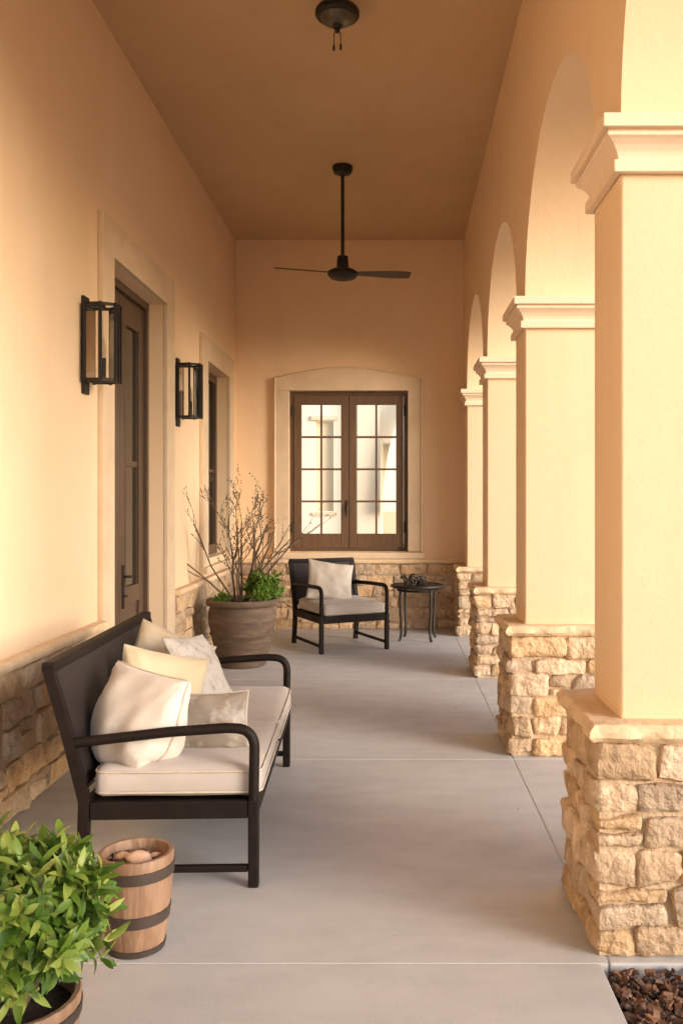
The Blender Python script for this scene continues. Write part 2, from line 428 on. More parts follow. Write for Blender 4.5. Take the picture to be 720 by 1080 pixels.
# mulch bed
bm = bmesh.new(); box(bm, .642, 3.2, -3.5, 2.715, -.2, -.045)
box(bm, 1.63, 3.2, 2.72, 12, -.2, -.045)
tag(obj('mulch_soil', bm, M['mulchbed']), kind='structure')
bm = bmesh.new(); rn = random.Random(3)
def chip(bm, p, s, rn):
    L_, W_, T_ = s*rn.uniform(.6,1.5), s*rn.uniform(.35,.8), s*rn.uniform(.15,.4)
    rot = Euler((rn.uniform(-.9,.9), rn.uniform(-.9,.9), rn.uniform(0,6.28))).to_matrix()
    q = [Vector((a*L_/2*rn.uniform(.6,1.1), b*W_/2*rn.uniform(.6,1.1), c*T_/2)) for a,b,c in ((-1,-1,-1),(1,-1,-1),(1,1,-1),(-1,1,-1),(-1,-1,1),(1,-1,1),(1,1,1),(-1,1,1))]
    v = [bm.verts.new(Vector(p) + rot @ k) for k in q]
    for f in ((0,3,2,1),(4,5,6,7),(0,1,5,4),(1,2,6,5),(2,3,7,6),(3,0,4,7)): bm.faces.new([v[i] for i in f])
for i in range(5200):
    x = .655 + 1.2*rn.random()**1.3; y = 1.2 + 1.50*rn.random()
    chip(bm, (x, y, -.04 + .035*rn.random() + .012*noise.noise(Vector((x*8,y*8,0)))), rn.uniform(.016,.034), rn)
for i in range(2500):
    x = rn.uniform(1.66, 3.1); y = rn.uniform(-1, 11)
    chip(bm, (x, y, -.035), rn.uniform(.03,.07), rn)
tag(obj('bark_mulch', bm, M['chips']), 'dark brown bark mulch in the bed beside the walkway at the foot of the nearest pillar', 'mulch', kind='stuff')

# ------------------------------------------------------------------ house wall (left)
hw = thing('house_wall', 'long peach plaster house wall with rough stone base on the left of the porch', 'wall', (WX,0,0))
def rel(o, loc):   # shift a mesh built in world space under a parent located at loc
    o.data.transform(Matrix.Translation(-Vector(loc))); return o
DOOR = (5.44, 6.73, -.05, 2.87); WIN = (8.24, 9.34, .86, 2.68)
bm = wall_holes([-2.5, 10.15], [-.1, 4.32], WX-.32, WX, [(DOOR[0], DOOR[1], -.1, DOOR[3]), WIN])
rel(obj('plaster', bm, M['plaster'], hw), hw.location)
def wainscot_left(y0, y1, zt, rn):
    bm = bmesh.new()
    box(bm, WX+.002, WX+.030, y0, y1, 0.001, zt-.01, mi=1)
    zs = course_heights(.004, zt-.006, .085, .16, rn)
    for a, b in zip(zs, zs[1:]):
        for (u,v,c,d) in course(y0, y1, a, b, .13, .36, .012, rn):
            rock(bm, WX+.004, WX+.045+rn.uniform(-.006,.010), u, v, c, d, res=.028, amp=.011, rad=.014, rn=rn, mx=10)
    return bm
rn = random.Random(11)
for y0, y1 in ((1.2, 5.22), (6.965, BY-.05)):
    rel(obj('stone_base', wainscot_left(y0, y1, .665, rn), [M['stone'], M['mortar']], hw, smooth=True), hw.location)
    bm = bmesh.new(); rough_slab(bm, WX+.001, WX+.075, y0, y1, .662, .705)
    rel(obj('ledge', bm, M['ledge'], hw, smooth=True), hw.location)
def trim_left(y0,y1,z0,z1, oy0,oy1,oz1, bottom=False):
    """stone surround: outer y0..y1 up to z1 ; opening oy0..oy1 up to oz1"""
    bm = bmesh.new(); t = .035; e = WX+.001
    box(bm, e, WX+t, y0, oy0, z0, z1, bev=.006)
    box(bm, e, WX+t, oy1, y1, z0, z1, bev=.006)
    box(bm, e, WX+t-.001, oy0+.0005, oy1-.0005, oz1, z1-.001, bev=.004)
    if bottom: box(bm, e, WX+t+.03, y0+.01, y1-.01, z0-.06, z0+.0, bev=.006)
    return bm

# door
dr = thing('double_door', 'tall dark brown glazed double door with lever handle in the left wall behind the bench', 'door', (WX,6.085,0))
rel(obj('surround', trim_left(5.225, 6.96, 0, 3.09, DOOR[0], DOOR[1], DOOR[3]), M['trim'], dr), dr.location)
dx = WX-.13
bm = bmesh.new()
box(bm, dx-.07, dx+.025, DOOR[0]+.001, DOOR[0]+.05, 0.001, 2.868, bev=.004)
box(bm, dx-.07, dx+.025, DOOR[1]-.05, DOOR[1]-.001, 0.001, 2.868, bev=.004)
box(bm, dx-.07, dx+.024, DOOR[0]+.0505, DOOR[1]-.0505, 2.815, 2.868, bev=.004)
rel(obj('door_frame', bm, M['door_wood'], dr), dr.location)
def leaf_door(y0, y1, hy, parent, nm='door_leaf'):
    bm = bmesh.new(); st = .115
    x0, x1 = dx-.05, dx
    box(bm, x0, x1, y0, y0+st, .012, 2.81, bev=.004); box(bm, x0, x1, y1-st, y1, .012, 2.81, bev=.004)
    a, b = y0+st+.0005, y1-st-.0005
    box(bm, x0, x1-.001, a, b, 2.62, 2.808, bev=.004)
    box(bm, x0, x1-.001, a, b, .014, .30, bev=.004)
    box(bm, x0, x1-.001, a, b, .68, .80, bev=.004)
    box(bm, x0+.015, x1-.018, a, b, .301, .679)
    for z in (1.66,): box(bm, x0+.008, x1-.008, a, b, z-.02, z+.02, bev=.003)
    # glazing bead
    for u in (a, b-.018): box(bm, x0+.01, x1+.004, u, u+.018, .801, 2.619, bev=.003)
    o = rel(obj(nm, bm, M['door_wood'], parent), parent.location)
    bm = bmesh.new(); box(bm, x0+.02, x0+.028, a+.001, b-.001, .802, 2.618)
    rel(obj('glass', bm, M['dark_glass'], o), parent.location)
    if hy:
        bm = bmesh.new()
        box(bm, x1+.0005, x1+.01, hy-.02, hy+.02, .66, .96, bev=.004)
        tube(bm, [(x1+.01,hy,.88)]+arc_pts((x1+.01,hy,.88),(x1+.05,hy,.88),(x1+.05,hy+.12,.875),.02)+[(x1+.05,hy+.12,.872)], .009)
        lathe(bm, [(0,0),(.018,0),(.018,.012),(0,.012)], 14, (x1+.02,hy,.74))
        rel(obj('door_handle', bm, M['metal'], o, smooth=True), parent.location)
leaf_door(5.495, 6.082, None, dr); leaf_door(6.088, 6.675, 6.15, dr)
bm = bxm(WX-.29, WX-.002, DOOR[0]+.002, DOOR[1]-.002, -.02, .01); rel(obj('threshold', bm, M['ledge'], dr), dr.location)
bm = bxm(WX-.30, WX-.28, DOOR[0]+.002, DOOR[1]-.002, .011, 2.868); rel(obj('backing', bm, M['door_wood'], dr), dr.location)

# side window
sw = thing('side_window', 'tall narrow dark framed window in the left wall beside the far planter', 'window', (WX,8.79,0))
rel(obj('surround', trim_left(8.01, 9.60, .80, 2.90, WIN[0], WIN[1], WIN[3], True), M['trim'], sw), sw.location)
bm = bmesh.new(); xa, xb = WX-.17, WX-.10
box(bm, xa, xb, WIN[0]+.001, WIN[0]+.07, WIN[2]+.001, WIN[3]-.001, bev=.004); box(bm, xa, xb, WIN[1]-.07, WIN[1]-.001, WIN[2]+.001, WIN[3]-.001, bev=.004)
box(bm, xa, xb-.001, WIN[0]+.0705, WIN[1]-.0705, WIN[3]-.08, WIN[3]-.001, bev=.004); box(bm, xa, xb-.001, WIN[0]+.0705, WIN[1]-.0705, WIN[2]+.001, WIN[2]+.10, bev=.004)
box(bm, xa, xb-.002, 8.76, 8.82, WIN[2]+.1005, WIN[3]-.0805, bev=.004)
for z in (1.70,): 
    for a, b in ((8.3105, 8.7595), (8.8205, 9.2695)): box(bm, xa+.02, xb-.015, a, b, z-.015, z+.015)
o = rel(obj('window_frame', bm, M['door_wood'], sw), sw.location)
bm = bxm(xa+.03, xa+.036, 8.3, 9.28, .95, 2.61); rel(obj('glass', bm, M['dark_glass'], o), sw.location)

# ------------------------------------------------------------------ end wall
ew = thing('end_wall', 'ochre plaster end wall with stone base closing the far end of the porch', 'wall', (-.45,BY,0))
W2 = (-1.11, .187, .84, 2.60)
bm = wall_holes([WX+.001, 1.62], [-.1, 4.32], BY, BY+.28, [W2], 'X')
rel(obj('plaster', bm, M['plaster'], ew), ew.location)
rn = random.Random(5)
bm = bmesh.new(); x0, x1 = WX+.05, 1.5
box(bm, x0, x1, BY-.036, BY-.002, .001, .72, mi=1)
zs = course_heights(.004, .715, .07, .125, rn)
for a, b in zip(zs, zs[1:]):
    for (u,v,c,d) in course(x0, x1, a, b, .10, .30, .012, rn):
        rock(bm, u, v, BY-.05-rn.uniform(-.008,.012), BY-.004, c, d, res=.032, amp=.010, rad=.014, rn=rn, mx=9)
rel(obj('stone_base', bm, [M['stone'], M['mortar']], ew, smooth=True), ew.location)
bm = bmesh.new(); rough_slab(bm, x0-.03, x1, BY-.085, BY-.001, .718, .765)
rel(obj('ledge', bm, M['ledge'], ew, smooth=True), ew.location)

# french casement window
fw = thing('casement_window', 'brown two leaf casement window with arched stone surround in the end wall', 'window', (-.46,BY,.84))
bm = bmesh.new()
ox0, ox1, oz0 = -1.275, .345, .767
# arched surround as strips, thickness .04
def extrude_poly(bm, pts, y0, y1):
    A = [bm.verts.new((x,y0,z)) for x,z in pts]; B = [bm.verts.new((x,y1,z)) for x,z in pts]
    bm.faces.new(A[::-1]); bm.faces.new(B)
    for i in range(len(pts)): j = (i+1) % len(pts); bm.faces.new((A[i],A[j],B[j],B[i]))
ya, yb = BY-.045, BY-.001
top = lambda x: 2.735 + .125*math.cos(PI*.5*((x+.465)/.81)) ** 1.0
box(bm, ox0, W2[0], ya, yb, oz0+.08, 2.60, bev=.004); box(bm, W2[1], ox1, ya, yb, oz0+.08, 2.60, bev=.004)
n = 28; xs = [ox0+(ox1-ox0)*i/n for i in range(n+1)]
pts = [(x, 2.6005) for x in xs] + [(x, 2.735+.125*max(0, math.cos(PI/2*(x+.465)/.81))) for x in reversed(xs)]
extrude_poly(bm, pts, ya-.001, yb)
# moulded outer lip
lip = [(ox0+.012, oz0+.08), (ox0+.012, 2.735)] + [(x, 2.735+.125*max(0, math.cos(PI/2*(x+.465)/.81))-.01) for x in xs[1:-1]] + [(ox1-.012, 2.735), (ox1-.012, oz0+.08)]
tube(bm, [(x, ya, z) for x, z in lip], .014, 6)
box(bm, ox0-.02, ox1+.02, BY-.095, BY-.002, .768, .835, bev=.008)
box(bm, W2[0]+.001, W2[1]-.001, BY-.002, BY+.12, .815, .842)
rel(obj('surround', bm, M['trim'], fw), fw.location)
y0, y1 = BY+.05, BY+.13
bm = bmesh.new()
box(bm, W2[0]+.001, W2[0]+.045, y0, y1, W2[2]+.003, W2[3]-.001, bev=.004); box(bm, W2[1]-.045, W2[1]-.001, y0, y1, W2[2]+.003, W2[3]-.001, bev=.004)
box(bm, W2[0]+.0455, W2[1]-.0455, y0+.001, y1, W2[3]-.045, W2[3]-.001, bev=.004); box(bm, W2[0]+.0455, W2[1]-.0455, y0+.001, y1, W2[2]+.003, W2[2]+.04, bev=.004)
box(bm, (W2[0]+W2[1])/2-.02, (W2[0]+W2[1])/2+.02, y0+.034, y0+.06, W2[2]+.041, W2[3]-.046)
rel(obj('window_frame', bm, M['wood_frame'], fw), fw.location)
mid = (W2[0]+W2[1])/2
for k, (a, b) in enumerate(((W2[0]+.048, mid-.003), (mid+.003, W2[1]-.048))):
    bm = bmesh.new(); z0, z1 = W2[2]+.042, W2[3]-.047
    st = .082 if True else 0
    fy = y0-.018
    box(bm, a, a+st, fy, fy+.05, z0, z1, bev=.005); box(bm, b-st, b, fy, fy+.05, z0, z1, bev=.005)
    box(bm, a+st+.0005, b-st-.0005, fy+.001, fy+.05, z1-.10, z1-.001, bev=.005); box(bm, a+st+.0005, b-st-.0005, fy+.001, fy+.05, z0+.001, z0+.155, bev=.005)
    ga, gb, gz0, gz1 = a+st, b-st, z0+.155, z1-.10
    cx = (ga+gb)/2
    box(bm, cx-.011, cx+.011, fy+.012, fy+.04, gz0+.0005, gz1-.0005)
    for q in (1,2,3):
        z = gz0+(gz1-gz0)*q/4
        for u, v in ((ga+.0005, cx-.0115), (cx+.0115, gb-.0005)): box(bm, u, v, fy+.013, fy+.039, z-.011, z+.011)
    s = rel(obj('sash', bm, M['wood_frame'], fw), fw.location)
    rel(obj('glass', bxm(ga-.003, gb+.003, fy+.024, fy+.028, gz0-.003, gz1+.003), M['glass'], s), fw.location)
    bm = bmesh.new()
    if k == 0:
        box(bm, b-.03, b-.008, fy-.012, fy-.0005, 1.26, 1.40, bev=.003); tube(bm, [(b-.019,fy-.01,1.34),(b-.019,fy-.04,1.34),(b-.019,fy-.042,1.22)], .008)
        rel(obj('window_handle', bm, M['metal'], s, smooth=True), fw.location)
        bm = bmesh.new()
    hx = a-.012 if k == 0 else b+.012
    for z in (1.05, 2.33): tube(bm, [(hx,fy-.004,z),(hx,fy-.004,z+.12)], .011)
    rel(obj('hinge', bm, M['metal'], s, smooth=True), fw.location)

# ------------------------------------------------------------------ ceiling
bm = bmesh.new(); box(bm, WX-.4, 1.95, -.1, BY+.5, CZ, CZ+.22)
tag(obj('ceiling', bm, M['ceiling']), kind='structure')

# ------------------------------------------------------------------ arcade wall
openings = [(.50, F0+.08)] + [(F0+PITCH*i+.45, F0+PITCH*(i+1)+.08) for i in range(3)]
aw = thing('arcade_wall', 'cream plaster arcade wall with round arches carried by the pillars on the right', 'wall', (1,5,2.55))
SPR = {.50: (2.60, 2.588, 1.05), round(F0+.45,3): (2.588, 2.518, .75), round(F0+PITCH+.45,3): (2.518, 2.533, .77), round(F0+2*PITCH+.45,3): (2.533, 2.548, .77)}
bm = bmesh.new(); ys = [.05]
for a, b in openings:
    n = 36
    ys += [(a+b)/2 - (b-a)/2*math.cos(PI*i/n) for i in range(n+1)]
ys += [BY-.001]
ys = sorted(set(round(y,5) for y in ys))
def zb(y):
    for i, (a, b) in enumerate(openings):
        if a <= y <= b:
            t = (y-(a+b)/2)/((b-a)/2); s0, s1, hh = SPR[round(a,3)]; return s0 + (s1-s0)*(t+1)/2 + hh*math.sqrt(max(0, 1-t*t))
    return 2.588 if y < 3.3 else 2.518 if y < 5.5 else 2.533 if y < 7.6 else 2.548
cols = []
for y in ys:
    xi = SX(y)+.10; xo = xi+.74
    cols.append([bm.verts.new((xi,y,zb(y))), bm.verts.new((xi,y,CZ+.06)), bm.verts.new((xo,y,CZ+.06)), bm.verts.new((xo,y,zb(y)))])
for A, B in zip(cols, cols[1:]):
    for k in range(4): bm.faces.new((A[k], A[(k+1)%4], B[(k+1)%4], B[k]))
bm.faces.new(cols[0]); bm.faces.new(cols[-1][::-1])
rel(obj('plaster', bm, M['plaster'], aw, smooth=True), aw.location)

# ------------------------------------------------------------------ pillars
def pillar(y, label, seed, zt=2.55):
    rn = random.Random(seed)
    x = SX(y); root = thing('pillar', label, 'pillar', (x, y, 0), 0, 'arcade pillars along the right side of the porch')
    W, D = .94, .53; H = .662; dz = zt-2.55
    bm = bmesh.new(); box(bm, .019, W-.019, .019, D-.019, .001, H, mi=1)
    zs = course_heights(.003, H-.002, .075, .130, rn)
    for i, (a, b) in enumerate(zip(zs, zs[1:])):
        th = .13; e = i % 2
        def lay(u0, u1, fn):
            for (u,v,c,d) in course(u0, u1, a, b, .12, .33, .013, rn): fn(u, v, c, d, rn.uniform(-.002,.009))
        fx0, fx1 = (0, W) if e else (th, W-th)
        fy0, fy1 = (th, D-th) if e else (0, D)
        rs = dict(res=.019, amp=.010, rad=.018, rn=rn, mx=14)
        lay(fx0, fx1, lambda u,v,c,d,j: rock(bm, u, v, 0-j, th, c, d, **rs))
        lay(fx0, fx1, lambda u,v,c,d,j: rock(bm, u, v, D-th, D+j, c, d, res=.06, amp=.011, rn=rn))
        lay(fy0, fy1, lambda u,v,c,d,j: rock(bm, 0-j, th, u, v, c, d, **rs))
        lay(fy0, fy1, lambda u,v,c,d,j: rock(bm, W-th, W+j, u, v, c, d, res=.06, amp=.011, rn=rn))
    obj('stone_base', bm, [M['stone'], M['mortar']], root, smooth=True)
    bm = bmesh.new(); rough_slab(bm, -.018, W+.018, -.018, D+.018, H-.002, H+.052, amp=.013, res=.024)
    obj('ledge', bm, M['ledge'], root, smooth=True)
    # shaft, slightly rounded arrises
    bm = bxm(.10, .84, .08, .45, H+.045, 2.549+dz, bev=.010, seg=3)
    obj('shaft', bm, M['plaster'], root, smooth=True)
    # moulded capital: (projection, z)
    prof = [(.003,2.385),(.027,2.386),(.027,2.424),(.012,2.426),(.012,2.436),(.018,2.452),(.030,2.470),(.045,2.484),(.054,2.490),(.054,2.502),(.048,2.503),(.048,2.509),(.070,2.510),(.070,2.549),(.066,2.553),(.002,2.556)]
    bm = bmesh.new(); prev = None
    for p, z in prof:
        z += dz
        r = [bm.verts.new(q) for q in ((.10-p,.08-p,z),(.84+p,.08-p,z),(.84+p,.45+p,z),(.10-p,.45+p,z))]
        if prev:
            for k in range(4): bm.faces.new((prev[k], prev[(k+1)%4], r[(k+1)%4], r[k]))
        prev = r
    bmesh.ops.bevel(bm, geom=[e for e in bm.edges if abs(e.verts[0].co.z-e.verts[1].co.z) > 1e-4 or e.calc_length() > .1], offset=.0018, segments=1, affect='EDGES')
    obj('capital', bm, M['capital'], root)
    return root
pillar(F0, 'nearest cream pillar at the right edge beside the bark mulch bed', 21, 2.59)
pillar(F0+PITCH, 'second nearest cream pillar, between the nearest one and the third', 35, 2.52)
pillar(F0+2*PITCH, 'third cream pillar from the front, its stone base half hidden by the second pillar', 42, 2.535)
pillar(F0+3*PITCH, 'farthest cream pillar beside the round table and the end wall', 58)
pillar(.05, 'cream pillar at the front end of the arcade, beside the porch entrance', 77, 2.60)

# ------------------------------------------------------------------ wall lanterns
def lantern(y, label):
    t = thing('wall_lantern', label, 'wall lamp', (WX, y, 1.99), 0, 'black wall lanterns flanking the door')
    obj('back_plate', bxm(.001, .018, -.045, .045, 0, .54, bev=.003), M['metal'], t)
    # half octagon cage  (x out of wall, y along wall)
    P = [(.035,-.085),(.10,-.10),(.185,-.06),(.205,0),(.185,.06),(.10,.10),(.035,.085)]
    P = [(.03,-.08),(.12,-.09),(.19,-.045),(.19,.045),(.12,.09),(.03,.08)]
    for z in (.065, .48):
        bm = bmesh.new()
        A = [bm.verts.new((x,y_,z)) for x,y_ in P]; B = [bm.verts.new((x,y_,z+.016)) for x,y_ in P]
        I = [bm.verts.new((.11+(x-.11)*.8,y_*.8,z)) for x,y_ in P]; J = [bm.verts.new((.11+(x-.11)*.8,y_*.8,z+.016)) for x,y_ in P]
        n = len(P)
        for k in range(n):
            j = (k+1) % n
            bm.faces.new((A[k],A[j],B[j],B[k])); bm.faces.new((I[k],I[j],J[j],J[k])); bm.faces.new((A[k],A[j],I[j],I[k])); bm.faces.new((B[k],B[j],J[j],J[k]))
        if z < .1: box(bm, .018, .19, -.012, .012, z+.001, z+.012)
        else: box(bm, .018, .12, -.012, .012, z+.002, z+.014)
        obj('ring', bm, M['metal'], t)
    bm = bmesh.new()
    for x, y_ in P + [(.19,0)]: box(bm, x-.0075, x+.0075, y_-.0075, y_+.0075, .062, .497)
    obj('bars', bm, M['metal'], t)
    bm = bmesh.new()
    q = [(.11+(x-.11)*.9, y_*.9) for x, y_ in P]
    A = [bm.verts.new((x,y_,.082)) for x,y_ in q]; B = [bm.verts.new((x,y_,.478)) for x,y_ in q]
    for k in range(len(q)): j = (k+1)%len(q); bm.faces.new((A[k],A[j],B[j],B[k]))
    obj('glass', bm, M['glass'], t)
    bm = bmesh.new(); lathe(bm, [(0,.078),(.026,.078),(.026,.09),(.013,.094),(.013,.20),(0,.20)], 14, (.11,0,0))
    obj('candle_holder', bm, M['metal'], t, smooth=True)
    bm = bmesh.new(); lathe(bm, [(.008,.20),(.015,.225),(.016,.25),(.008,.29),(.002,.315),(0,.317)], 14, (.11,0,0))
    obj('bulb', bm, M['candle'], t, smooth=True)
    return t
L1 = lantern(4.99, 'larger looking black wall lantern on the near side of the double door')
dup(L1, (WX, 7.16, 1.99), 0, 'black wall lantern on the far side of the double door, beside the side window')

# ------------------------------------------------------------------ ceiling fan and ceiling light
fx, fy = -.41, 7.67
fan = thing('ceiling_fan', 'dark bronze ceiling fan on a long rod near the end wall', 'ceiling fan', (fx, fy, CZ))
bm = bmesh.new(); lathe(bm, [(0,-.001),(.085,-.001),(.088,-.02),(.075,-.06),(.03,-.075),(0,-.075)], 28); obj('canopy', bm, M['metal'], fan, smooth=True)
bm = bmesh.new(); tube(bm, [(0,0,-.07),(0,0,-.80)], .015, 12); obj('rod', bm, M['metal'], fan, smooth=True)
bm = bmesh.new(); lathe(bm, [(.018,-.76),(.045,-.77),(.05,-.83),(.05,-.87),(.09,-.88),(.125,-.90),(.128,-.93),(.105,-.955),(.05,-.97),(0,-.972)], 32); obj('motor', bm, M['metal'], fan, smooth=True)
for ang, pit in ((7, -6), (197, -13)):
    bm = bmesh.new(); n = 14
    rings = []
    for i in range(n+1):
        t = i/n; r = .11+.47*t; w = .035+.04*math.sin(PI*min(1, t*1.25)*.5); 
        if t > .93: w *= .8
        p = R(pit)
        q = [(r, s*w*math.cos(p), s*w*math.sin(p)-.915+th) for s, th in ((-1,0),(1,0),(1,.008),(-1,.008))]
        rings.append([bm.verts.new(v) for v in q])
    for A, B in zip(rings, rings[1:]):
        for k in range(4): bm.faces.new((A[k], A[(k+1)%4], B[(k+1)%4], B[k]))
    bm.faces.new(rings[0]); bm.faces.new(rings[-1])
    bmesh.ops.rotate(bm, verts=bm.verts, matrix=Matrix.Rotation(R(ang), 3, 'Z'))
    obj('blade', bm, M['fan_blade'], fan)
cl = thing('ceiling_light', 'round black ceiling light with two short pull cords hanging nearest the camera', 'ceiling light', (-.30, 5.05, CZ))
bm = bmesh.new(); lathe(bm, [(0,-.001),(.05,-.001),(.05,-.02),(.02,-.03),(.014,-.04),(.014,-.09),(0,-.09)], 20); obj('canopy', bm, M['metal'], cl, smooth=True)
bm = bmesh.new(); lathe(bm, [(.012,-.075),(.06,-.078),(.112,-.09),(.124,-.105),(.124,-.128),(.112,-.140)], 40); lathe(bm, [(.112,-.140),(.100,-.141),(.095,-.138)], 40); obj('housing', bm, M['metal'], cl, smooth=True)
bm = bmesh.new(); lathe(bm, [(.100,-.139),(.085,-.160),(.055,-.178),(.03,-.184),(0,-.186)], 36); obj('dish', bm, mat('smoked_dish', (.085,.07,.04), (.06,.05,.03), 3, .3), cl, smooth=True)
bm = bmesh.new(); lathe(bm, [(.026,-.176),(.028,-.19),(.014,-.205),(.016,-.215),(.008,-.225),(0,-.226)], 18); obj('finial', bm, M['metal'], cl, smooth=True)
for s, l in ((-1,.065), (1,.06)):
    bm = bmesh.new(); tube(bm, [(s*.008,0,-.218),(s*.018,0,-.23),(s*.019,0,-.23-l)], .0028, 6); lathe(bm, [(0,0),(.006,-.004),(.007,-.03),(.004,-.036),(0,-.036)], 10, (s*.019,0,-.225-l)); obj('pull_cord', bm, M['metal'], cl, smooth=True)

# ------------------------------------------------------------------ seating
def soft_box(x0,x1,y0,y1,z0,z1, r=.035, res=.035, crown=.012, seed=0):
    bm = bmesh.new(); c = Vector(((x0+x1)/2,(y0+y1)/2,(z0+z1)/2)); h = Vector(((x1-x0)/2,(y1-y0)/2,(z1-z0)/2))
    n = [max(4, int(2*h[i]/res)) for i in range(3)]; n[2] = 6; cache = {}
    def V(*ijk):
        if ijk in cache: return cache[ijk]
        t = [ijk[m]/n[m]*2-1 for m in range(3)]
        # denser toward edges
        t = [math.copysign(abs(v)**.8, v) for v in t]
        p = Vector([t[m]*h[m] for m in range(3)])
        q = Vector([max(-h[m]+r, min(h[m]-r, p[m])) for m in range(3)]); d = p-q
        p2 = q + (d.normalized()*r if d.length > 1e-6 else d)
        p2.z += crown*(1-t[0]**2)*(1-t[1]**2)*(1 if t[2] > 0 else 0) + .004*noise.noise((p+Vector((seed,0,0)))*6)
        k = .004*noise.noise((p+Vector((0,seed,0)))*9); p2 += Vector((p2.x/h.x, p2.y/h.y, 0))*k
        cache[ijk] = bm.verts.new(c+p2); return cache[ijk]
    for j in range(n[1]):
        for k in range(n[2]):
            for i in (0,n[0]): bm.faces.new((V(i,j,k),V(i,j+1,k),V(i,j+1,k+1),V(i,j,k+1)))
    for i in range(n[0]):
        for k in range(n[2]):
            for j in (0,n[1]): bm.faces.new((V(i,j,k),V(i+1,j,k),V(i+1,j,k+1),V(i,j,k+1)))
    for i in range(n[0]):
        for j in range(n[1]):
            for k in (0,n[2]): bm.faces.new((V(i,j,k),V(i+1,j,k),V(i+1,j+1,k),V(i,j+1,k)))
    return bm
def piping_rect(x0,x1,y0,y1,z,r=.004,rad=.04):
    pts = []
    for (cx,cy,a0) in ((x1-rad,y1-rad,0),(x0+rad,y1-rad,90),(x0+rad,y0+rad,180),(x1-rad,y0+rad,270)):
        for k in range(6): a = R(a0+k*18); pts.append((cx+rad*math.cos(a), cy+rad*math.sin(a), z))
    bm = bmesh.new(); tube(bm, pts, r, 6, closed=True); return bm

def seat_set(root, W, D, lean, zt, seatz, cush, n_cush, armz, armz_back, r=.017, weave=True):
    """local frame: front faces -Y, width along X, front feet at y=0, rear feet at y=D.  W between leg centres"""
    hw_ = W/2; lw = .019
    for s in (-1,1):
        # front leg
        bm = bmesh.new(); box(bm, s*hw_-lw, s*hw_+lw, -lw, lw, 0, seatz-.0, bev=.006); obj('leg', bm, M['frame'], root)
        # rear leg + post, one bent bar
        bm = bmesh.new()
        pts = [(s*hw_, D+.03, 0), (s*hw_, D, seatz*.55), (s*hw_, D-.005, seatz), (s*hw_, D+lean*.45, (seatz+zt)*.5), (s*hw_, D+lean, zt)]
        prev = None
        for (x,y,z) in pts:
            q = [bm.verts.new(v) for v in ((x-lw,y-lw,z),(x+lw,y-lw,z),(x+lw,y+lw,z),(x-lw,y+lw,z))]
            if prev:
                for k in range(4): bm.faces.new((prev[k],prev[(k+1)%4],q[(k+1)%4],q[k]))
            else: bm.faces.new(q[::-1])
            prev = q
        bm.faces.new(prev); obj('leg', bm, M['frame'], root)
        # arm : bends down to front post
        yb_ = D + lean*(armz_back-seatz)/(zt-seatz) - .01
        a = [(s*hw_, yb_, armz_back), (s*hw_, D*.5, armz_back+(armz-armz_back)*.75), (s*hw_, .10, armz)]
        a += arc_pts((s*hw_,.2,armz), (s*hw_,-.004,armz-.002), (s*hw_,0,.3), .075, 8) + [(s*hw_, .0, seatz-.005)]
        bm = bmesh.new(); tube(bm, a, r, 12); obj('arm', bm, M['frame'], root, smooth=True)
        # side stretcher low, side apron
        bm = bmesh.new(); box(bm, s*hw_-.012, s*hw_+.012, lw+.001, D-.0, .055, .08, bev=.005); obj('stretcher', bm, M['frame'], root)
        # small diagonal brace between post and seat
        bm = bmesh.new(); tube(bm, [(s*(hw_-.008), D+.02, seatz+.02), (s*(hw_-.008), D-.035, seatz+.075)], .006, 8); obj('brace', bm, M['frame'], root, smooth=True)
    ap = .065
    bm = bmesh.new()
    box(bm, -hw_+lw+.001, hw_-lw-.001, -.014, .014, seatz-ap, seatz-.001, bev=.005)
    box(bm, -hw_+lw+.001, hw_-lw-.001, D-.020, D+.008, seatz-ap, seatz-.001, bev=.005)
    for s in (-1,1): box(bm, s*hw_-.014, s*hw_+.014, lw+.001, D-lw-.006, seatz-ap, seatz-.002, bev=.005)
    box(bm, -hw_+.02, hw_-.02, .016, D-.022, seatz-.03, seatz-.012)
    obj('seat_frame', bm, M['frame'], root)
    # backrest : rails + woven panel leaning with the posts
    def P(t): return (D-.002 + lean*t, seatz + (zt-seatz)*t)
    bm = bmesh.new()
    y, z = P(1.0)
    box(bm, -hw_-.012, hw_+.012, y-.024, y+.024, z-.02, z+.018, bev=.008)
    obj('back_rail', bm, M['frame'], root); bm = bmesh.new()
    y, z = P(.12); box(bm, -hw_+lw+.001, hw_-lw-.001, y-.012, y+.012, z-.018, z+.018, bev=.004)
    obj('back_rail', bm, M['frame'], root)
    bm = bmesh.new(); N_ = 10; prev = None
    for i in range(N_+1):
        y, z = P(.14 + .84*i/N_)
        q = [bm.verts.new(v) for v in ((-hw_+lw+.001,y-.009,z),(hw_-lw-.001,y-.009,z),(hw_-lw-.001,y+.009,z),(-hw_+lw+.001,y+.009,z))]
        if prev:
            for k in range(4): bm.faces.new((prev[k],prev[(k+1)%4],q[(k+1)%4],q[k]))
        else: bm.faces.new(q[::-1])
        prev = q
    bm.faces.new(prev); obj('backrest', bm, M['wicker'] if weave else M['frame'], root)
    # cushions
    cw = (W-.03)/n_cush
    for i in range(n_cush):
        a, b = -W/2+.015+cw*i+.002, -W/2+.015+cw*(i+1)-.002
        c = obj('seat_cushion', soft_box(a, b, -.025, D-.03, seatz+.001, seatz+cush, seed=i*7), M['cushion'], root, smooth=2)
        obj('piping', piping_rect(a, b, -.026, D-.03, seatz+cush-.018), M['piping'], c, smooth=2)
        obj('piping', piping_rect(a, b, -.026, D-.03, seatz+.022), M['piping'], c, smooth=2)

